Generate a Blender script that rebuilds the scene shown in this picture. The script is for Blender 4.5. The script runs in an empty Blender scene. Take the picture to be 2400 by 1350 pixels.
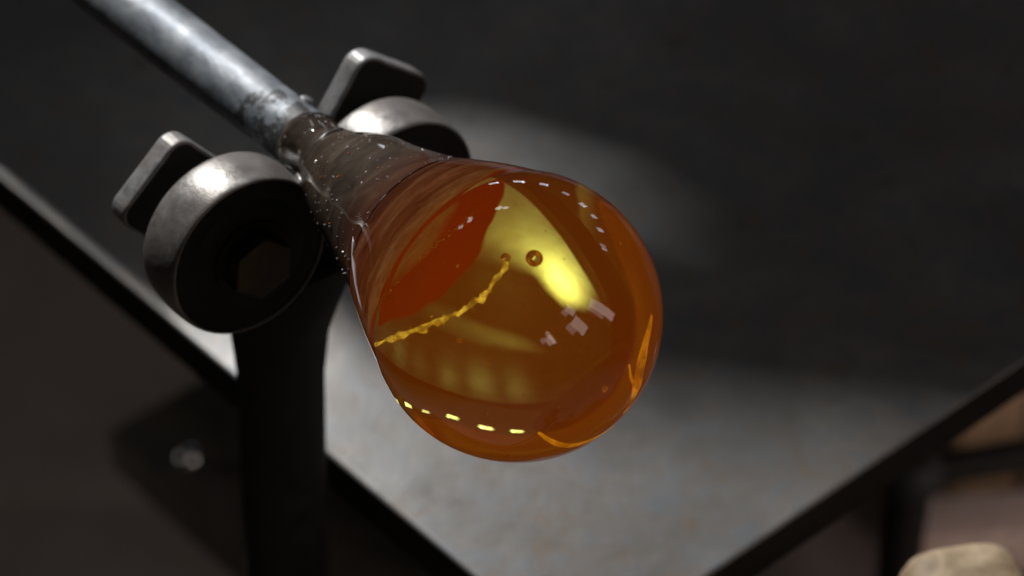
import bpy, bmesh, math, random
from mathutils import Vector, Matrix, Quaternion, noise
random.seed(7)
S = bpy.context.scene
COL = S.collection
V = Vector

# ------------------------------------------------------------------ camera
PITCH = math.radians(41)
FWD = V((0, math.cos(PITCH), -math.sin(PITCH)))
CAM = V((-0.0016667, -0.8230732, 1.729841))
cd = bpy.data.cameras.new('camera'); cam = bpy.data.objects.new('camera', cd); COL.objects.link(cam)
cam.location = CAM; cam.rotation_euler = (math.pi/2 - PITCH, 0, 0)
cd.sensor_width = 36; cd.lens = 99; cd.clip_start = .05; cd.clip_end = 60
cd.dof.use_dof = True; cd.dof.focus_distance = 1.105; cd.dof.aperture_fstop = 99/18.0
cd.dof.aperture_blades = 9
S.camera = cam

# ------------------------------------------------------------------ frame of the blowpipe (axis runs towards the bulb)
C = V((0, 0, 1.0))                                  # centre of the glass bulb
A = V((.593786, -.802799, .0541498)).normalized()
EE = V((.803978, .594658, 0)).normalized()
VV = EE.cross(A)
VV = VV if VV.z > 0 else -VV
def ax(s, e=0, v=0): return C - A*s + EE*e + VV*v   # metres: s back along the pipe, e to the right, v up
ROT = Matrix((EE, VV, -A)).transposed().to_4x4()    # local x,y,z -> e, v, back along the pipe
if ROT.determinant() < 0: ROT = Matrix((EE, VV, -A)).transposed().to_4x4()

# ------------------------------------------------------------------ world, lamps, exposure
w = bpy.data.worlds.new('World'); S.world = w; w.use_nodes = True
w.node_tree.nodes['Background'].inputs[0].default_value = (1, .93, .86, 1)
w.node_tree.nodes['Background'].inputs[1].default_value = .012
LDIR = V((-.375, .67, .65)).normalized()
KEY = C + LDIR*6
def aim(o, tgt): o.rotation_euler = (V(tgt) - o.location).to_track_quat('-Z', 'Y').to_euler()
ld = bpy.data.lights.new('key_lamp', 'SPOT'); key = bpy.data.objects.new('key_lamp', ld); COL.objects.link(key)
key.location = KEY; aim(key, C); ld.energy = 2100; ld.color = (1, .97, .92); ld.spot_size = math.radians(28); ld.spot_blend = .6; ld.shadow_soft_size = .026
def window(dirv, dist, sx, sy, watts, col, roll=0):
    d = bpy.data.lights.new('window_lamp', 'AREA'); o = bpy.data.objects.new('window_lamp', d); COL.objects.link(o)
    d.shape = 'RECTANGLE'; d.size = sx; d.size_y = sy; d.energy = watts; d.color = col
    o.location = C + V(dirv).normalized()*dist; aim(o, C)
    o.rotation_euler.rotate_axis('Z', roll)
    return o
cool = (.82, .88, 1); pinky = (1, .86, .84)
for dv, sx, sy, q in [((-.127, .973, .175), .24, .20, 1.0), ((.02, .975, .182), .25, .24, 1.2), ((.163, .973, .165), .20, .26, .8), ((.31, .93, .20), .17, .22, .5), ((.44, .87, .225), .20, .30, .8), ((.557, .788, .262), .15, .28, .7), ((.66, .66, .33), .20, .34, .8), ((.785, .46, .415), .26, .30, .55)]:
    window(dv, 4, sx, sy, 3.6*q*math.pi*sx*sy, cool, .12)
    window(V(dv) + V((.022, -.01, .004)), 4.02, sx*.16, sy*.9, 4.0*q*math.pi*sx*.16*sy, cool, .12)
for dv, sx, sy in [((.63, -.542, .545), .66, .58), ((.92, -.25, .287), .75, 1.7), ((.722, -.60, .344), .95, 1.0), ((.394, -.857, .334), .66, .5), ((.43, -.83, .37), .3, .8)]:
    b = V(dv).normalized(); sd = b.cross(V((0, 0, 1))).normalized()
    window(b*4 - sd*sx*.20, 4, sx*.55, sy, 2.7*math.pi*sx*.55*sy, (1, .82, .74), .4)
    window(b*4 + sd*sx*.32 + V((0, 0, sy*.12)), 4, sx*.36, sy*.62, 1.5*math.pi*sx*.36*sy*.62, (1, .80, .74), .4)
for dv, sx, sy, wt in [((-.16, .70, .69), .30, .16, .8), ((-.10, .70, .70), .22, .14, .5), ((-.44, .60, .66), .34, .2, .9), ((-.52, .52, .62), .2, .2, .4)]:
    window(dv, 4, sx, sy, wt, (1, 1, 1), .6)
for p, tgt, sx, wt, col in (((1.15, -.15, .66), (.42, .85, .15), .4, .75, (1, .82, .74)), ((-1.5, .75, .62), (-.4, 1.0, .0), .5, .36, (1, .95, .85))):  # fills added below table height to brighten the floor and clutter
    d = bpy.data.lights.new('low_fill', 'AREA'); o = bpy.data.objects.new('low_fill', d); COL.objects.link(o)
    d.size = sx; d.energy = wt; d.color = col; d.spread = math.radians(70); o.location = p; aim(o, tgt)
S.view_settings.view_transform = 'Standard'; S.view_settings.look = 'None'
S.view_settings.exposure = 0; S.view_settings.gamma = 1
S.cycles.max_bounces = 16; S.cycles.transmission_bounces = 16; S.cycles.glossy_bounces = 8
S.cycles.transparent_max_bounces = 16; S.cycles.blur_glossy = .1
S.cycles.sample_clamp_indirect = 4
S.cycles.use_denoising = True

# ------------------------------------------------------------------ material helpers
class NT:
    def __init__(s, name):
        s.m = bpy.data.materials.new(name); s.m.use_nodes = True
        s.t = s.m.node_tree; s.n = s.t.nodes; s.n.clear()
        s.out = s.n.new('ShaderNodeOutputMaterial')
    def add(s, typ, **kw):
        nd = s.n.new(typ)
        for k, v in kw.items():
            if k.startswith('i_'):
                nm = k[2:].replace('_', ' ')
                key = int(nm) if nm.isdigit() else nm
                if hasattr(v, 'is_output') or isinstance(v, bpy.types.NodeSocket): s.t.links.new(v, nd.inputs[key])
                else: nd.inputs[key].default_value = v
            else: setattr(nd, k, v)
        return nd
    def link(s, a, b): s.t.links.new(a, b)
    def coord(s, scale=(1, 1, 1), kind='Object'):
        tc = s.add('ShaderNodeTexCoord'); mp = s.add('ShaderNodeMapping'); mp.inputs['Scale'].default_value = scale
        s.link(tc.outputs[kind], mp.inputs[0]); return mp.outputs[0]
    def noise(s, vec, scale, detail=6, rough=.6, dist=0):
        n = s.add('ShaderNodeTexNoise'); s.link(vec, n.inputs['Vector'])
        n.inputs['Scale'].default_value = scale; n.inputs['Detail'].default_value = detail
        n.inputs['Roughness'].default_value = rough; n.inputs['Distortion'].default_value = dist
        return n.outputs['Fac']
    def ramp(s, fac, stops):
        r = s.add('ShaderNodeValToRGB'); s.link(fac, r.inputs[0]); e = r.color_ramp.elements
        while len(e) < len(stops): e.new(.5)
        for q, (p, c) in zip(e, stops): q.position = p; q.color = tuple(c) + (1,) if len(c) == 3 else c
        return r.outputs[0]
    def mix(s, fac, a, b):
        m = s.add('ShaderNodeMix', data_type='RGBA')
        for sock, v in ((m.inputs[0], fac), (m.inputs[6], a), (m.inputs[7], b)):
            if isinstance(v, bpy.types.NodeSocket): s.link(v, sock)
            else: sock.default_value = v if not isinstance(v, tuple) or len(v) == 4 else v + (1,)
        return m.outputs[2]
    def bump(s, h, strength, dist=.001):
        b = s.add('ShaderNodeBump'); s.link(h, b.inputs['Height']); b.inputs['Strength'].default_value = strength; b.inputs['Distance'].default_value = dist
        return b.outputs[0]
    def bsdf(s, **kw):
        p = s.add('ShaderNodeBsdfPrincipled')
        for k, v in kw.items():
            nm = k.replace('_', ' ')
            if isinstance(v, bpy.types.NodeSocket): s.link(v, p.inputs[nm])
            else: p.inputs[nm].default_value = v if not isinstance(v, tuple) or len(v) == 4 else v + (1,)
        s.link(p.outputs[0], s.out.inputs['Surface']); return p

def mat_steel(name, c1, c2, c3, metal, r0, r1, sc=90, bumpd=.0006, spec=.5):
    t = NT(name); v = t.coord()
    n = t.noise(v, sc, 8, .65); n2 = t.noise(v, sc*.28, 5, .6, .5)
    col = t.mix(t.ramp(n2, [(.38, (0, 0, 0)), (.62, (1, 1, 1))]), t.ramp(n, [(.3, c1), (.7, c2)]), c3)
    rr = t.ramp(n, [(.3, (r0,)*3), (.7, (r1,)*3)])
    t.bsdf(Base_Color=col, Metallic=metal, Roughness=rr, Specular_IOR_Level=spec, Normal=t.bump(n, .5, bumpd))
    return t.m
def mat_pipe():
    t = NT('pipe_steel'); v = t.coord((1, 1, .45)); v0 = t.coord()
    n = t.noise(v, 150, 8, .65); n2 = t.noise(v0, 46, 6, .6, .6); n3 = t.noise(v0, 120, 6, .65)
    col = t.mix(t.ramp(n2, [(.38, (0, 0, 0)), (.62, (1, 1, 1))]), t.ramp(n, [(.3, (.085, .102, .128)), (.7, (.20, .228, .265))]), (.26, .285, .315))
    tc = t.add('ShaderNodeTexCoord'); sp = t.add('ShaderNodeSeparateXYZ'); t.link(tc.outputs['Object'], sp.inputs[0])
    mr = t.add('ShaderNodeMapRange'); t.link(sp.outputs[2], mr.inputs[0]); mr.inputs[1].default_value = .148; mr.inputs[2].default_value = .208; mr.inputs[3].default_value = .22; mr.inputs[4].default_value = -.12
    ad = t.add('ShaderNodeMath', operation='ADD'); t.link(mr.outputs[0], ad.inputs[0]); t.link(n3, ad.inputs[1])
    sc = t.ramp(ad.outputs[0], [(.58, (0, 0, 0)), (.66, (.9,)*3)])
    col = t.mix(sc, col, (.035, .034, .036))
    t.bsdf(Base_Color=col, Metallic=.4, Roughness=t.ramp(n, [(.3, (.44,)*3), (.7, (.64,)*3)]), Specular_IOR_Level=.4, Normal=t.bump(ad.outputs[0], .5, .0009))
    return t.m
M_pipe = mat_pipe()
M_wheel = mat_steel('roller_steel', (.10, .092, .09), (.27, .265, .265), (.155, .14, .135), .35, .30, .46, 110, .0008, .7)
M_bar = mat_steel('bar_steel', (.10, .105, .115), (.38, .39, .42), (.20, .185, .18), .3, .32, .55, 130, .0010)
M_face = mat_steel('dark_face', (.010, .010, .011), (.022, .021, .020), (.016, .014, .013), 0, .45, .65, 60, .0004, .15)
M_bolt = mat_steel('bolt_steel', (.03, .022, .016), (.09, .068, .05), (.04, .03, .024), .6, .4, .6, 80, .0003)
M_black = mat_steel('black_iron', (.012, .012, .013), (.03, .029, .028), (.02, .018, .016), 0, .6, .8, 40, .0006, .15)

def mat_plate():
    t = NT('table_steel'); v = t.coord()
    n = t.noise(v, 9, 8, .62, .6); n2 = t.noise(v, 46, 8, .7, .4); n3 = t.noise(v, 30, 6, .65, 1.2); n4 = t.noise(v, 4.5, 4, .55, .8)
    base = t.ramp(n, [(.3, (.125, .127, .132)), (.5, (.185, .184, .183)), (.7, (.265, .262, .258))])
    brown = t.mix(t.ramp(n4, [(.45, (0, 0, 0)), (.68, (.55,)*3)]), base, (.145, .12, .10))
    rust = t.mix(t.ramp(n3, [(.55, (0, 0, 0)), (.70, (.75,)*3)]), brown, (.20, .14, .10))
    blue = t.mix(t.ramp(n2, [(.48, (0, 0, 0)), (.70, (.85,)*3)]), rust, (.12, .142, .172))
    vs = t.coord((1, 14, 1)); sc = t.noise(vs, 40, 6, .7, .3)
    col = t.mix(t.ramp(sc, [(.62, (0, 0, 0)), (.72, (.5,)*3)]), blue, (.30, .30, .30))
    t.bsdf(Base_Color=col, Metallic=.36, Roughness=t.ramp(n2, [(.3, (.26,)*3), (.7, (.36,)*3)]), Normal=t.bump(n2, .25, .001))
    return t.m
M_plate = mat_plate()
M_rim = mat_steel('worn_edge_steel', (.26, .25, .24), (.38, .36, .34), (.45, .44, .42), .6, .25, .45, 50, .0004)

def mat_floor():
    t = NT('floor_concrete'); v = t.coord()
    n = t.noise(v, 3.2, 6, .6, .8); n2 = t.noise(v, 14, 5, .6)
    c = t.mix(t.ramp(n2, [(.4, (0, 0, 0)), (.65, (1, 1, 1))]), t.ramp(n, [(.3, (.10, .080, .072)), (.7, (.19, .158, .14))]), (.14, .105, .093))
    t.bsdf(Base_Color=c, Roughness=.8); return t.m
M_floor = mat_floor()

def mat_wood(name, c1, c2, c3):
    t = NT(name); v = t.coord((18, 18, 2.2)); n = t.noise(v, 3, 6, .6, 1.2)
    v2 = t.coord(); n2 = t.noise(v2, 30, 5, .6)
    c = t.mix(t.ramp(n2, [(.5, (0, 0, 0)), (.75, (1, 1, 1))]), t.ramp(n, [(.3, c1), (.7, c2)]), c3)
    t.bsdf(Base_Color=c, Roughness=.65, Normal=t.bump(n, .4, .001)); return t.m
M_wood = mat_wood('pale_wood', (.20, .14, .08), (.42, .33, .22), (.14, .08, .04))
M_dkwood = mat_wood('pinkish_wood', (.50, .38, .33), (.72, .58, .52), (.34, .24, .19))
M_joint = mat_steel('joint_iron', (.02, .022, .024), (.05, .052, .055), (.03, .03, .032), 0, .55, .7, 60, .0004, .2)
M_shelf = mat_wood('dark_shelf_wood', (.05, .042, .036), (.085, .07, .058), (.035, .028, .024))
M_chrome = mat_steel('polished_steel', (.6, .6, .62), (.65, .65, .67), (.6, .6, .62), 1, .02, .04, 20, .00001)
M_box = mat_wood('brown_box_wood', (.26, .17, .10), (.38, .26, .16), (.18, .12, .08))
M_shade = mat_wood('shade_board', (.05, .04, .035), (.09, .075, .06), (.04, .03, .025))

# brown crusted neck under a clear skin, streaks running round the axis
def mat_neck():
    t = NT('neck_glass'); v = t.coord((1, 1, 3)); v0 = t.coord()
    n = t.noise(v, 24, 8, .62, 1.4); n2 = t.noise(v0, 160, 4, .6); n3 = t.noise(v, 14, 3, .5, 1.2)
    base = t.ramp(n, [(.3, (.016, .010, .007)), (.5, (.040, .028, .020)), (.7, (.082, .062, .046))])
    tc = t.add('ShaderNodeTexCoord'); sp = t.add('ShaderNodeSeparateXYZ'); t.link(tc.outputs['Object'], sp.inputs[0])
    mr = t.add('ShaderNodeMapRange'); t.link(sp.outputs[2], mr.inputs[0])
    mr.inputs[1].default_value = .085; mr.inputs[2].default_value = .056
    base = t.mix(mr.outputs[0], base, t.ramp(n, [(.25, (.035, .007, .003)), (.55, (.06, .017, .006)), (.75, (.10, .045, .02))]))
    vo = t.add('ShaderNodeTexVoronoi'); t.link(v0, vo.inputs['Vector']); vo.inputs['Scale'].default_value = 210
    fl = t.ramp(vo.outputs['Distance'], [(.07, (1, 1, 1)), (.12, (0, 0, 0))])
    m = t.add('ShaderNodeMath', operation='GREATER_THAN'); t.link(n2, m.inputs[0]); m.inputs[1].default_value = .56
    mm = t.add('ShaderNodeMath', operation='MULTIPLY'); t.link(fl, mm.inputs[0]); t.link(m.outputs[0], mm.inputs[1])
    col = t.mix(mm.outputs[0], base, (.55, .5, .48))
    t.bsdf(Base_Color=col, Roughness=.7, Specular_IOR_Level=.05, Coat_Weight=1.0, Coat_Roughness=.02, Coat_IOR=1.5, Coat_Normal=t.bump(n3, .06, .0010))
    return t.m
M_neck = mat_neck()
def mat_core():                          # dull red heat and lit brown streaks, both put into emission
    t = NT('hot_pipe_head'); v = t.coord((1, 1, 8)); n = t.noise(v, 45, 6, .6, .8)
    c = t.ramp(n, [(.3, (.05, .02, .012)), (.7, (.16, .09, .05))])
    e = t.ramp(n, [(.28, (.020, .003, .002)), (.5, (.042, .012, .006)), (.7, (.085, .038, .022))])
    t.bsdf(Base_Color=c, Roughness=.4, Emission_Color=e, Emission_Strength=1.0); return t.m
M_core = mat_core()
def mat_simple(name, c, rough=.4, metal=0, **kw):
    t = NT(name); v = t.coord(); n = t.noise(v, 60, 4)
    t.bsdf(Base_Color=t.mix(n, c, tuple(q*.8 for q in c)), Roughness=rough, Metallic=metal, **kw); return t.m
def mat_disc():                          # lit brown crust put into emission, a glowing crimson lens at its lower edge
    t = NT('hot_pipe_end'); v = t.coord(); n = t.noise(v, 60, 5, .6, .5)
    v2 = t.coord((1, 1, 6)); n2 = t.noise(v2, 95, 6, .6, 1.2)
    tc = t.add('ShaderNodeTexCoord'); mp = t.add('ShaderNodeMapping'); mp.inputs['Location'].default_value = (.0215, -.0300, -.037)
    t.link(tc.outputs['Object'], mp.inputs[0])
    ln = t.add('ShaderNodeVectorMath', operation='LENGTH'); t.link(mp.outputs[0], ln.inputs[0])
    ad = t.add('ShaderNodeMath', operation='MULTIPLY_ADD'); t.link(n, ad.inputs[0]); ad.inputs[1].default_value = .004; t.link(ln.outputs['Value'], ad.inputs[2])
    msk = t.ramp(ad.outputs[0], [(.0530, (0, 0, 0)), (.0545, (1, 1, 1))])
    crust = t.ramp(n2, [(.3, (.045, .012, .006)), (.55, (.085, .036, .020)), (.75, (.13, .070, .043))])
    e = t.mix(msk, crust, t.ramp(n, [(.3, (.055, .0002, .0001)), (.7, (.085, .0004, .0001))]))
    t.bsdf(Base_Color=(.06, .01, .004), Roughness=.6, Specular_IOR_Level=.1, Emission_Color=e, Emission_Strength=1.0); return t.m
M_disc = mat_disc()

def mat_glass():
    t = NT('amber_glass')
    g = t.add('ShaderNodeBsdfGlass'); g.inputs['IOR'].default_value = 1.5; g.inputs['Roughness'].default_value = 0
    g.inputs['Color'].default_value = (1, 1, 1, 1)
    t.link(g.outputs[0], t.out.inputs['Surface'])
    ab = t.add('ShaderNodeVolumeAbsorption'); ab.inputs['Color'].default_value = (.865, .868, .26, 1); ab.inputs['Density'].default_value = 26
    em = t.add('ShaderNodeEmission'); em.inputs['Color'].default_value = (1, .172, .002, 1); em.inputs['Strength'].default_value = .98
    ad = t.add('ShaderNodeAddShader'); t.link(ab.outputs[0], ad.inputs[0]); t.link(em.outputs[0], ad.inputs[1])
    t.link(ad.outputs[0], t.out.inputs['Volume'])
    return t.m
M_glass = mat_glass()
M_gold = mat_simple('yellow_seed', (.85, .55, .04), .25, .3, Transmission_Weight=.4)
def mat_glint():  # yellow reflected light put into emission
    t = NT('yellow_glint'); v = t.coord(); n = t.noise(v, 190, 4, .7)
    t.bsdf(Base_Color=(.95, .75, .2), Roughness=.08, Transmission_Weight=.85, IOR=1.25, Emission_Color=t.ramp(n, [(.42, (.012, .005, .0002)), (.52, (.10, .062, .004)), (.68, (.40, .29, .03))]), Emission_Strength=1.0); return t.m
M_glint = mat_glint()
def mat_air():
    t = NT('air_bubble'); g = t.add('ShaderNodeBsdfGlass'); g.inputs['IOR'].default_value = .667; g.inputs['Roughness'].default_value = 0
    t.link(g.outputs[0], t.out.inputs['Surface']); return t.m
M_air = mat_air()
def mat_glow():  # amber light streaks painted by emission
    t = NT('amber_glow'); v = t.coord((1, 1, 1)); n = t.noise(v, 120, 4, .6, .6)
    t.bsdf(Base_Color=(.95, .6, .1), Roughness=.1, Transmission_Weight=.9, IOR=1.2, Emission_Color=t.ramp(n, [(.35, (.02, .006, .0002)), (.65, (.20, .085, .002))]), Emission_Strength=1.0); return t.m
M_glow = mat_glow()
M_chip = mat_simple('pale_chip', (.55, .54, .58), .15)
M_amber = mat_simple('amber_chip', (.75, .20, .02), .2)
M_drip = mat_simple('clear_drip', (.05, .045, .045), .3, 0, Coat_Weight=1.0, Coat_Roughness=.02)
M_reflection = mat_simple('pale_reflection', (.42, .38, .40), .2, 0, Coat_Weight=1.0, Coat_Roughness=.02)

# ------------------------------------------------------------------ object helpers
def tag(o, label=None, cat=None, group=None, kind=None):
    for k, v in (('label', label), ('category', cat), ('group', group), ('kind', kind)):
        if v: o[k] = v
    return o
def empty(name, mtx, label, cat, group=None):
    o = bpy.data.objects.new(name, None); COL.objects.link(o); o.matrix_world = mtx; o.empty_display_size = .05
    return tag(o, label, cat, group)
def link(name, bm, mat, parent=None, smooth=True, angle=None):
    me = bpy.data.meshes.new(name); bm.normal_update(); bm.to_mesh(me); bm.free()
    for p in me.polygons: p.use_smooth = smooth
    if angle is not None: me.set_sharp_from_angle(angle=math.radians(angle))
    me.materials.append(mat)
    o = bpy.data.objects.new(name, me); COL.objects.link(o)
    if parent: o.parent = parent
    return o
def second(o, mat, test):                # another finish on some faces (mill scale, worn cut edges)
    o.data.materials.append(mat)
    for p in o.data.polygons:
        if test(p): p.material_index = 1
    return o
def lathe(prof, seg=96, cap0=True, cap1=True, center=(0, 0), wob=None):
    """prof: list of (z, r); axis is local z"""
    bm = bmesh.new(); rings = []
    for z, r in prof:
        ring = []
        for k in range(seg):
            th = 2*math.pi*k/seg; rr = r
            if wob: rr = r + wob(th, z, r)
            ring.append(bm.verts.new((center[0] + rr*math.cos(th), center[1] + rr*math.sin(th), z)))
        rings.append(ring)
    for a, b in zip(rings, rings[1:]):
        for k in range(seg):
            bm.faces.new((a[k], a[(k+1) % seg], b[(k+1) % seg], b[k]))
    if cap0: bm.faces.new(rings[0][::-1])
    if cap1: bm.faces.new(rings[-1])
    bmesh.ops.recalc_face_normals(bm, faces=bm.faces)
    return bm
def smooth_prof(pts, n=8):
    out = []
    P = [pts[0]] + list(pts) + [pts[-1]]
    for i in range(1, len(P)-2):
        for k in range(n):
            t = k/n; q = []
            for c in (0, 1):
                p0, p1, p2, p3 = P[i-1][c], P[i][c], P[i+1][c], P[i+2][c]
                q.append(.5*(2*p1 + (p2-p0)*t + (2*p0-5*p1+4*p2-p3)*t*t + (3*p1-p0-3*p2+p3)*t**3))
            out.append(tuple(q))
    out.append(tuple(pts[-1])); return out
def prism(poly, z0, z1, bevel=0, seg=3):
    bm = bmesh.new()
    a = [bm.verts.new((x, y, z0)) for x, y in poly]; b = [bm.verts.new((x, y, z1)) for x, y in poly]
    n = len(poly)
    for k in range(n): bm.faces.new((a[k], a[(k+1) % n], b[(k+1) % n], b[k]))
    bm.faces.new(a[::-1]); bm.faces.new(b)
    bmesh.ops.recalc_face_normals(bm, faces=bm.faces)
    if bevel: bmesh.ops.bevel(bm, geom=bm.edges[:], offset=bevel, segments=seg, affect='EDGES', profile=.6)
    return bm
def tube(pts, r, seg=20, caps=True):
    bm = bmesh.new(); rings = []
    for i, p in enumerate(pts):
        d = (pts[min(i+1, len(pts)-1)] - pts[max(i-1, 0)]).normalized()
        q = d.to_track_quat('Z', 'Y'); rad = r[i] if isinstance(r, (list, tuple)) else r
        rings.append([bm.verts.new(p + q @ V((rad*math.cos(2*math.pi*k/seg), rad*math.sin(2*math.pi*k/seg), 0))) for k in range(seg)])
    for a, b in zip(rings, rings[1:]):
        for k in range(seg): bm.faces.new((a[k], a[(k+1) % seg], b[(k+1) % seg], b[k]))
    if caps: bm.faces.new(rings[0][::-1]); bm.faces.new(rings[-1])
    bmesh.ops.recalc_face_normals(bm, faces=bm.faces)
    return bm
AXM = Matrix.Translation(C) @ ROT       # local z = back along the pipe (s), x = e, y = v
def loc(o, m=None):                     # keep children in their parent's space
    o.matrix_parent_inverse = Matrix.Identity(4); return o

# ------------------------------------------------------------------ setting: floor
bm = bmesh.new(); bmesh.ops.create_grid(bm, x_segments=2, y_segments=2, size=6)
o = link('floor', bm, M_floor, smooth=False); o.location = (0, 3, 0); tag(o, kind='structure')

# ------------------------------------------------------------------ steel table
TZ = .758
KS = (CAM.z - TZ)/(CAM.z - .8)
CORN = V((.0286, .0336)); DL = V((-.662, .749)).normalized(); DR = V((-DL.y*-1, -DL.x)).normalized()
DR = V((DL.y, -DL.x)).normalized()
def tb(i, j): return CORN + DL*i + DR*j
table = empty('steel_table', Matrix.Translation((0, 0, 0)), 'worn grey steel worktable with a square corner, standing under the glass bulb', 'table')
LN = 1.05
poly = [tb(0, 0), tb(0, LN), tb(LN, LN), tb(LN, 0)]
ins = .0055
polyi = [tb(ins, ins), tb(ins, LN), tb(LN, LN), tb(LN, ins)]
second(link('table_top', prism([tuple(p) for p in poly], TZ-.026, TZ, .0025), M_plate, table, angle=50), M_black, lambda p: p.normal.z < .4)
LEGS = ((.172, .453), (.45, .175), (LN-.1, .5), (.5, LN-.1))
for i, j in LEGS:
    p = tb(i, j)
    link('leg', tube([V((p.x, p.y, 0)), V((p.x, p.y, TZ-.026))], .0145, 16), M_black, table, angle=40)
def v3(p, z): return V((p.x, p.y, z))
def ball(name, p, rad, mat, par=None, sub=3, sq=(1, 1, 1)):
    bm = bmesh.new(); bmesh.ops.create_icosphere(bm, subdivisions=sub, radius=rad)
    for q in bm.verts: q.co = V((q.co.x*sq[0], q.co.y*sq[1], q.co.z*sq[2]))
    o = link(name, bm, mat, par); o.location = p; return o
jp = v3(tb(.172, .453), .455)
ball('pipe_joint', jp, .021, M_joint, table)
link('cross_pipe', tube([jp, V((.34, .482, .455)), V((.60, .53, .455))], .0105, 14), M_black, table, angle=40)
link('lower_rail', tube([v3(tb(.40, .265), .32), v3(tb(.79, .265), .32)], .013, 14), M_black, table, angle=40)
P = [tb(.34, .172), tb(.688, .172), tb(.688, .50), tb(.34, .50)]
link('lower_shelf', prism([tuple(p) for p in P], .26, .30, .004, 2), M_shelf, table, angle=40)
sb = ball('steel_ball', (-.234, .623, .3098), .010, M_chrome)
tag(sb, 'small shiny steel ball on the dark lower shelf, a bright blurred dot', 'steel ball')

# ------------------------------------------------------------------ roller stand
stand = empty('roller_stand', AXM, 'dark steel V-shaped stand with two rollers holding the blowpipe', 'pipe stand')
WC = [(-.0435, -.029, .0386), (.0355, -.0340, .0370)]
WHEEL_R = .0392
for k, (we, wv, wr) in enumerate(WC):
    q = wr/.0392
    prof = smooth_prof([(.1302, .0372), (.1308, .0379), (.1330, .0385), (.138, .0390), (.143, .0392), (.150, .0389), (.1545, .0381), (.1556, .0366), (.1557, .034)], 5)
    prof = [(.1318, .0368), (.1303, .0369)] + prof + [(.1557, .018)]
    r = link('roller', lathe([(z, x*q) for z, x in prof], 96, True, True), M_wheel, stand, angle=38); r.location = (we, wv, 0)
    link('roller_face', lathe([(z, x*q) for z, x in [(.1312, .0366), (.1310, .0285), (.1313, .0278), (.1309, .0270), (.1308, .017)]][::-1], 72), M_face, r, angle=30)
    link('washer', lathe([(.1312, .0175), (.1292, .0175), (.1292, .004)], 48), M_face, r, angle=30)
    hx = [(.0150*math.cos(math.pi/3*q+.35), .0150*math.sin(math.pi/3*q+.35)) for q in range(6)]
    b = link('hex_bolt', prism(hx, .1195, .1292, .0011, 3), M_bolt, r, angle=35)
    ah = link('axle', lathe([(.155, .009), (.187, .009)], 32), M_bar, stand, angle=40); ah.location = (we, wv, 0)
# two flat bars welded into a V
for sgn in (-1, 1):
    d = V((.63*sgn, .777)).normalized(); n = V((-d.y, d.x))*.0225
    top = V((.0435*sgn, -.028)) + d*.034; bot = V((.0*sgn, -.083)) - d*.012
    P = [tuple(bot+n)]
    for sd, a0 in ((1, 0), (-1, 1)):
        cn = top + n*(sd*(1 - .008/.0225)) - d*.008
        for q in range(7):
            t_ = (q/6 if a0 else 1 - q/6)*math.pi/2
            P.append(tuple(cn + d*(.008*math.cos(t_)) + n*(sd*.008/.0225*math.sin(t_))))
    P.append(tuple(bot-n))
    zz = 0 if sgn < 0 else .0022
    second(link('arm', prism(P, .1715+zz, .1825+zz, .0022, 4), M_bar, stand, angle=60), M_black, lambda p: abs(p.normal.z) > .93)
pb = ax(.178, -.004, -.055); 
post_top = V((0, 0, 0))
inv = AXM.inverted()
pt = ax(.179, -.003, -.07); base = V((pt.x-.032, pt.y+.012, 0.0))
link('post', tube([inv @ base, inv @ pt], .0205, 40), M_black, stand, angle=40)
g = tube([inv @ (pt + (base-pt).normalized()*q) for q in (-.004, .012, .03, .05, .075)], [.036, .034, .028, .0228, .0208], 40)
link('gusset', g, M_black, stand, angle=60)
link('base_plate', prism([(-.11, -.11), (.11, -.11), (.11, .11), (-.11, .11)], 0, .012, .002, 2), M_black, stand).matrix_local = inv @ Matrix.Translation(base)
link('weld_bead', tube([V((.006, -.012, .1735)), V((.012, -.004, .1735)), V((.016, .003, .1735))], [.003, .0045, .003], 16), M_bar, stand)

# ------------------------------------------------------------------ blowpipe
pipe = empty('blowpipe', AXM, 'long worn grey steel blowpipe lying across the two rollers', 'blowpipe')
def wobp(th, z, r): return .00025*noise.noise(V((math.cos(th)*2, math.sin(th)*2, z*60)))
prof = [(.147, .0108), (.147, .0126), (.1495, .0134), (.153, .0136)] + [(.16+.01*k, .0136+.0085*min(.01*k, .16)) for k in range(0, 130)]
bm = lathe(prof, 64, wob=wobp)
for q in bm.verts: q.co.x -= .021*(q.co.z-.155); q.co.y -= .018*(q.co.z-.155)
link('shaft', bm, M_pipe, pipe, angle=50)

# ------------------------------------------------------------------ glass gather
gather = empty('glass_gather', AXM, 'round amber molten glass bulb with a brown streaked neck on the end of the blowpipe', 'glass')
NECK = [(.1515, .0139), (.1490, .0147), (.1450, .0141), (.1395, .0136), (.1345, .0140), (.1312, .0157), (.128, .0174), (.1245, .0188), (.118, .0214), (.1085, .0246), (.098, .0273), (.087, .0300), (.076, .0330), (.066, .0362), (.058, .0396)]
def wobn(th, z, r):
    k = max(0, min(1, (z-.07)/.03))
    return k*(.0009*noise.noise(V((math.cos(th)*1.6, math.sin(th)*1.6, z*60))) + .00025*noise.noise(V((math.cos(th)*4, math.sin(th)*4, z*150+4))))
np_ = smooth_prof(NECK, 6)
link('neck', lathe([(.1515, .0125)] + np_ + [(.0575, .0378)], 128, wob=wobn), M_neck, gather, angle=60)
R0 = .0575
BULB = [(.0585, .0394), (.050, .0429), (.040, .0468), (.030, .0502), (.020, .0535)]
bp = [(.0586, .0388)] + smooth_prof(BULB, 6)
phi0 = math.asin(.0201/R0)
for k in range(1, 45):
    ph = phi0 - (phi0 + math.pi/2)*k/45
    bp.append((R0*math.sin(ph), R0*math.cos(ph)))
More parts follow.
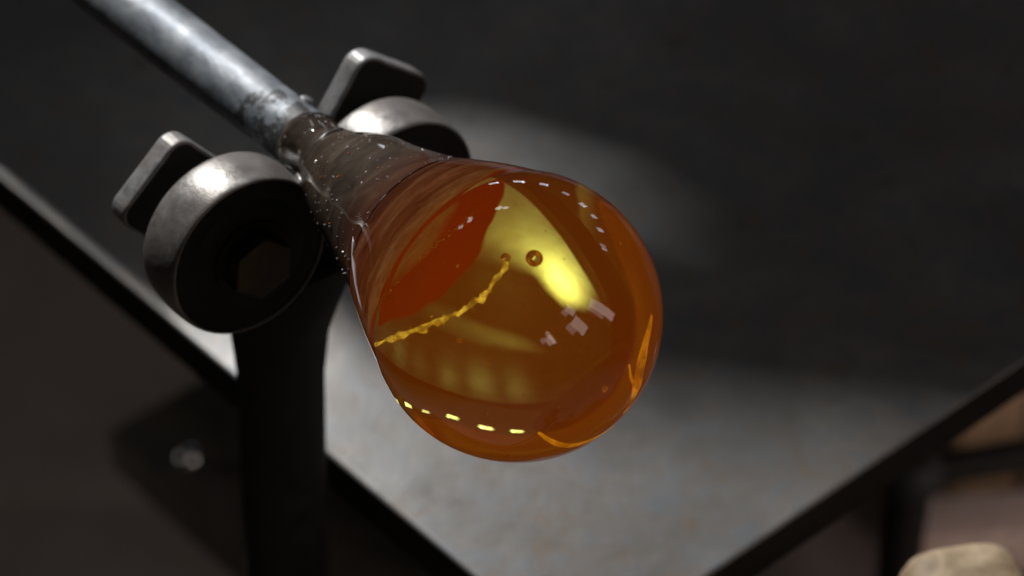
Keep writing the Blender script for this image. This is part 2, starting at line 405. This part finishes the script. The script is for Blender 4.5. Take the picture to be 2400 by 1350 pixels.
def wobb(th, z, r): return r/.0575*(.00022*noise.noise(V((math.cos(th)*r*38, math.sin(th)*r*38, z*38))) + .00006*noise.noise(V((math.cos(th)*r*130, math.sin(th)*r*130, z*130+7))))
bm = lathe(bp, 192, True, True, wob=wobb)
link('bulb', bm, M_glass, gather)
# brown-red stub of the pipe head inside the glass
link('pipe_head', lathe(smooth_prof([(.0575, .0375), (.052, .0365), (.046, .033), (.040, .0285), (.0365, .0262)], 5), 96, True, False), M_core, gather)
link('head_disc', lathe([(.0365, .0262), (.0375, .022), (.0372, .012), (.037, .002)], 72, False, True), M_disc, gather)

# ------------------------------------------------------------------ unseen boards added to shade the table, cut to the wanted shadow outline
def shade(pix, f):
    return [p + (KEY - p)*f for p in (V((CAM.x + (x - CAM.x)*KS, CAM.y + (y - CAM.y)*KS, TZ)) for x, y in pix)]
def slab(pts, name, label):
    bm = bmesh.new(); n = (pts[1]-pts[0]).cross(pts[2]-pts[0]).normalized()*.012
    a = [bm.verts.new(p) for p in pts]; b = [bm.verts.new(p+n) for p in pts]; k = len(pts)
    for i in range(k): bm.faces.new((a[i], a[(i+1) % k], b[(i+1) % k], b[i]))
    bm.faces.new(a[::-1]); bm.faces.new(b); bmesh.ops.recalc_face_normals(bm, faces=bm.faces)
    return tag(link(name, bm, M_shade, smooth=False), label, 'roof board')
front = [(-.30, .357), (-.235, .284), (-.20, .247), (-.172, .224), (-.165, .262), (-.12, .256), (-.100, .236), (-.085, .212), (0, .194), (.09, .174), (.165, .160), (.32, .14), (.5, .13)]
slab(shade([q for q in front if q[0] <= 0] + [(.012, .1955), (.012, .324), (-.05, .351), (-.085, .372), (-.30, .40)], .42), 'shade_board', 'unseen board added to shade the near left part of the table')
slab(shade([(-.012, .196)] + [q for q in front if q[0] > 0] + [(.5, .40), (.12, .330), (.075, .305), (.02, .323), (-.012, .337)], .60), 'shade_board', 'unseen board added to shade the near right part of the table')
slab(shade([(.5, .335), (.10, .295), (.055, .334), (-.02, .373), (-.075, .368), (-.11, .355), (-.30, .365), (-.9, .40), (-.9, 1.285), (-.565, 1.285), (-.565, 1.318), (-.9, 1.318), (-.9, 2.7), (.9, 2.7), (.9, .335)], .54), 'shade_board', 'unseen board added to shade the far part of the table')

# ------------------------------------------------------------------ things behind, at the lower right
# pale wooden post, close to the table's right edge
wp = [(.030*math.copysign(abs(math.cos(t))**.55, math.cos(t)), .026*math.copysign(abs(math.sin(t))**.55, math.sin(t))) for t in [2*math.pi*k/40 for k in range(40)]]
bm = bmesh.new(); rings = []
for z, f in [(0, 1), (.3, 1), (.6, 1), (.755, 1), (.765, .99), (.775, .95), (.782, .87), (.7865, .74), (.788, .55), (.7885, .3)]:
    rings.append([bm.verts.new((x*f, y*f, z + (.0015*noise.noise(V((x*60, y*60, z*20))) if z > .7 else 0))) for x, y in wp])
for a, b in zip(rings, rings[1:]):
    for k in range(40): bm.faces.new((a[k], a[(k+1) % 40], b[(k+1) % 40], b[k]))
bm.faces.new(rings[0][::-1]); bm.faces.new(rings[-1])
o = link('wooden_post', bm, M_wood); o.location = (.207, .062, 0); o.rotation_euler = (0, 0, .25)
tag(o, 'pale wooden post with a rounded top at the lower right corner', 'wooden post')
# low wooden trestle standing on the floor behind it
tr = empty('trestle', Matrix.Translation((.322, .64, 0)) @ Matrix.Rotation(.10, 4, 'Z'), 'pinkish brown wooden trestle far behind the pale wooden post', 'trestle')
link('top_rail', prism([(-.03, -.022), (.34, -.022), (.34, .022), (-.03, .022)], .19, .235, .006, 2), M_dkwood, tr, angle=40)
for x in (-.016, .032, .30):
    link('leg', prism([(x-.009, -.016), (x+.009, -.016), (x+.009, .016), (x-.009, .016)], 0, .1898, .003, 2), M_dkwood, tr, angle=40)
bx = empty('wooden_box', Matrix.Translation((.50, .84, 0)) @ Matrix.Rotation(.30, 4, 'Z'), 'brown slatted wooden box on the floor beyond the trestle', 'box')
for k in range(5):
    x = -.16 + k*.075
    link('slat', prism([(x, -.012), (x+.06, -.012), (x+.06, .012), (x, .012)], .004, .26, .003, 1), M_dkwood if k % 2 else M_box, bx, angle=40)
link('back', prism([(-.16, .2), (.215, .2), (.215, .215), (-.16, .215)], .004, .26, .002, 1), M_box, bx, angle=40)
link('bottom', prism([(-.158, .0125), (.213, .0125), (.213, .1995), (-.158, .1995)], .02, .035, .002, 1), M_box, bx, angle=40)

# ------------------------------------------------------------------ painted glints, seeds and bubbles in the glass
TRAIL = [(-.0177, .0475, -.02), (-.021, .0452, -.0221), (-.0241, .0436, -.022), (-.0275, .041, -.0232), (-.0315, .0382, -.0227), (-.0344, .0366, -.0211), (-.0378, .034, -.0195), (-.0412, .0314, -.0171), (-.0438, .029, -.0145), (-.0463, .0266, -.0107), (-.0488, .0231, -.0077), (-.0507, .0199, -.0031), (-.0523, .0153, .0021), (-.0529, .0097, .0089), (-.0508, -.0008, .0198)]
GOLD = [(-.0135, .0524, .0062), (-.0203, .0504, .0038), (-.0264, .0474, .0052), (-.033, .0428, .0074), (-.0385, .0373, .0098), (-.0432, .0309, .0122), (-.0463, .0231, .0171), (-.0478, .0148, .0216)]
def resample(P, n):
    P = [V(p) for p in P]; out = []
    for k in range(n):
        t = k/(n-1)*(len(P)-1); i = min(int(t), len(P)-2); out.append(P[i].lerp(P[i+1], t-i))
    return out
rnd = random.Random(3)
VIEWL = (AXM.to_3x3().inverted() @ (C - CAM)).normalized()
def trail(name, P, n, r0, r1, jit, mat):
    bm = bmesh.new()
    for p in resample(P, n):
        rad = rnd.uniform(r0, r1); m = Matrix.Translation(p + V((rnd.gauss(0, jit), rnd.gauss(0, jit), rnd.gauss(0, jit))))
        m = m @ Quaternion((rnd.random(), rnd.random(), rnd.random()), rnd.uniform(0, 3)).to_matrix().to_4x4() @ Matrix.Diagonal((rnd.uniform(.8, 1.9), rnd.uniform(.35, .8), rnd.uniform(.5, 1.1), 1))
        bmesh.ops.create_icosphere(bm, subdivisions=2, radius=rad, matrix=m)
    return tag(link(name, bm, mat, gather), kind='stuff')
tp = resample(TRAIL, 46); bm = bmesh.new(); rings = []
for i_, p in enumerate(tp):
    d = (tp[min(i_+1, 45)] - tp[max(i_-1, 0)]).normalized(); q = d.to_track_quat('Z', 'Y')
    rad = .0004 + .0011*abs(noise.noise(V((i_*.43, 1.7, 0))))*2.0 + rnd.uniform(0, .0003); p = p + V((rnd.gauss(0, .00025), rnd.gauss(0, .00025), rnd.gauss(0, .00025)))
    rings.append([bm.verts.new(p + q @ V((rad*rnd.uniform(.85, 1.2)*math.cos(t), rad*rnd.uniform(.6, .9)*math.sin(t), rnd.uniform(-.0002, .0002)))) for t in [2*math.pi*k/8 for k in range(8)]])
for a, b in zip(rings, rings[1:]):
    for k in range(8): bm.faces.new((a[k], a[(k+1) % 8], b[(k+1) % 8], b[k]))
bm.faces.new(rings[0][::-1]); bm.faces.new(rings[-1])
link('glint_ribbon', bm, M_glint, gather)  # glowing ribbon standing for a refracted reflection in the bulb
trail('stray_glints', TRAIL, 40, .0001, .0004, .0012, M_glint)  # loose glowing bits of the same painted reflection
trail('gold_seeds', GOLD, 90, .00015, .0005, .0005, M_gold)
for p, rad in (((-.0069, .0441, -.0224), .0032), ((-.0161, .0462, -.0177), .0019), ((-.0428, .0256, -.0244), .0011), ((.0001, -.0002, -.0545), .0013), ((.0290, .0362, -.0263), .0008), ((-.0372, .0182, -.0337), .0007), ((-.0305, .0440, -.0075), .0007)):
    ball('bubble', p, rad, M_air, gather)
# crust chips and seeds caught in the neck
def neck_r(z):
    for (z1, r1), (z0, r0) in zip(np_ + bp[1:], (np_ + bp[1:])[1:]):
        if z0 <= z <= z1: return r0 + (r1-r0)*(z-z0)/(z1-z0+1e-9)
    return .014
for nm, cnt, mat, rr in (('pale_chips', 130, M_chip, .00046), ('amber_chips', 14, M_amber, .00055)):
    bm = bmesh.new()
    for q in range(cnt):
        z = rnd.uniform(.060, .118); th = rnd.uniform(1.1, 4.6); R = neck_r(z) + .0001
        m = Matrix.Translation((R*math.cos(th), R*math.sin(th), z)) @ Quaternion((rnd.random(), rnd.random(), rnd.random()), rnd.uniform(0, 3)).to_matrix().to_4x4() @ Matrix.Diagonal((rnd.uniform(.5, 2), rnd.uniform(.4, 1), rnd.uniform(.3, .8), 1))
        bmesh.ops.create_icosphere(bm, subdivisions=1, radius=rr*rnd.uniform(.5, 1.2), matrix=m)
    tag(link(nm, bm, mat, gather, smooth=False), kind='stuff')
# clear drips along the left of the neck, pale tube standing for jagged reflections on the skin
def neckpath(pts, off):
    return [V(((neck_r(z)+off)*math.cos(t), (neck_r(z)+off)*math.sin(t), z)) for z, t in pts]
link('glass_drip', tube(neckpath([(.150, 3.45), (.1465, 3.48), (.142, 3.44), (.136, 3.43), (.131, 3.38), (.127, 3.36)], -.0004), [.0012, .0021, .0015, .0021, .0016, .0008], 14), M_drip, gather)
link('glass_drip', tube(neckpath([(.131, .95), (.129, 1.3), (.128, 1.7), (.1275, 2.1), (.128, 2.5), (.1285, 2.9)], -.0003), [.0006, .0012, .0014, .0011, .0009, .0005], 14), M_drip, gather)
link('reflection_streak', tube(neckpath([(.063, 2.66), (.060, 2.70), (.0575, 2.80), (.053, 2.84), (.047, 2.95), (.040, 3.02), (.032, 3.08)], .0001), [.0001, .0006, .0003, .0008, .0005, .0004, .0001], 8), M_reflection, gather)
# glowing yellow strips standing for refracted light near the rim, and fine seeds through the body
GLOW_STRIPS = ([(0.0306, 0.0134, -0.045), (0.0259, 0.0094, -0.0488), (0.0214, 0.005, -0.0515), (0.0184, -0.001, -0.0529), (0.0169, -0.0089, -0.0527), (0.0172, -0.0184, -0.05), (0.0128, -0.0229, -0.0495)],
         [(-0.0257, -0.0126, -0.0481), (-0.0203, -0.0197, -0.0483), (-0.0128, -0.0266, -0.0476), (-0.0044, -0.0297, -0.0473), (0.0042, -0.0304, -0.0469), (0.0119, -0.0289, -0.0465)],
         [(0.0129, 0.0037, -0.0523), (0.0136, -0.0043, -0.0521), (0.0177, -0.0126, -0.0494)])
for P, rad in zip(GLOW_STRIPS, (.0030, .0019, .0007)):
    q = [V(p) for p in P if p]
    for _ in range(3): q = [q[0]] + [v for a, b in zip(q, q[1:]) for v in (a.lerp(b, .25), a.lerp(b, .75))] + [q[-1]]
    q = resample(q, 24)
    link('glow_strip', tube(q, [rad*(.15 + math.sin(math.pi*i/23)*(.7 + .3*noise.noise(V((i*.22, rad*900, 0))))) for i in range(24)], 8), M_glow, gather)
bm = bmesh.new()
for k in range(70):
    d = V((rnd.gauss(0, 1), rnd.gauss(0, 1), rnd.gauss(0, 1))).normalized()
    d = (d - VIEWL*1.2).normalized()*rnd.uniform(.035, .0555)
    bmesh.ops.create_icosphere(bm, subdivisions=1, radius=rnd.choice((.00012, .00015, .0002, .0003)), matrix=Matrix.Translation(d))
tag(link('fine_seeds', bm, M_gold, gather), kind='stuff')
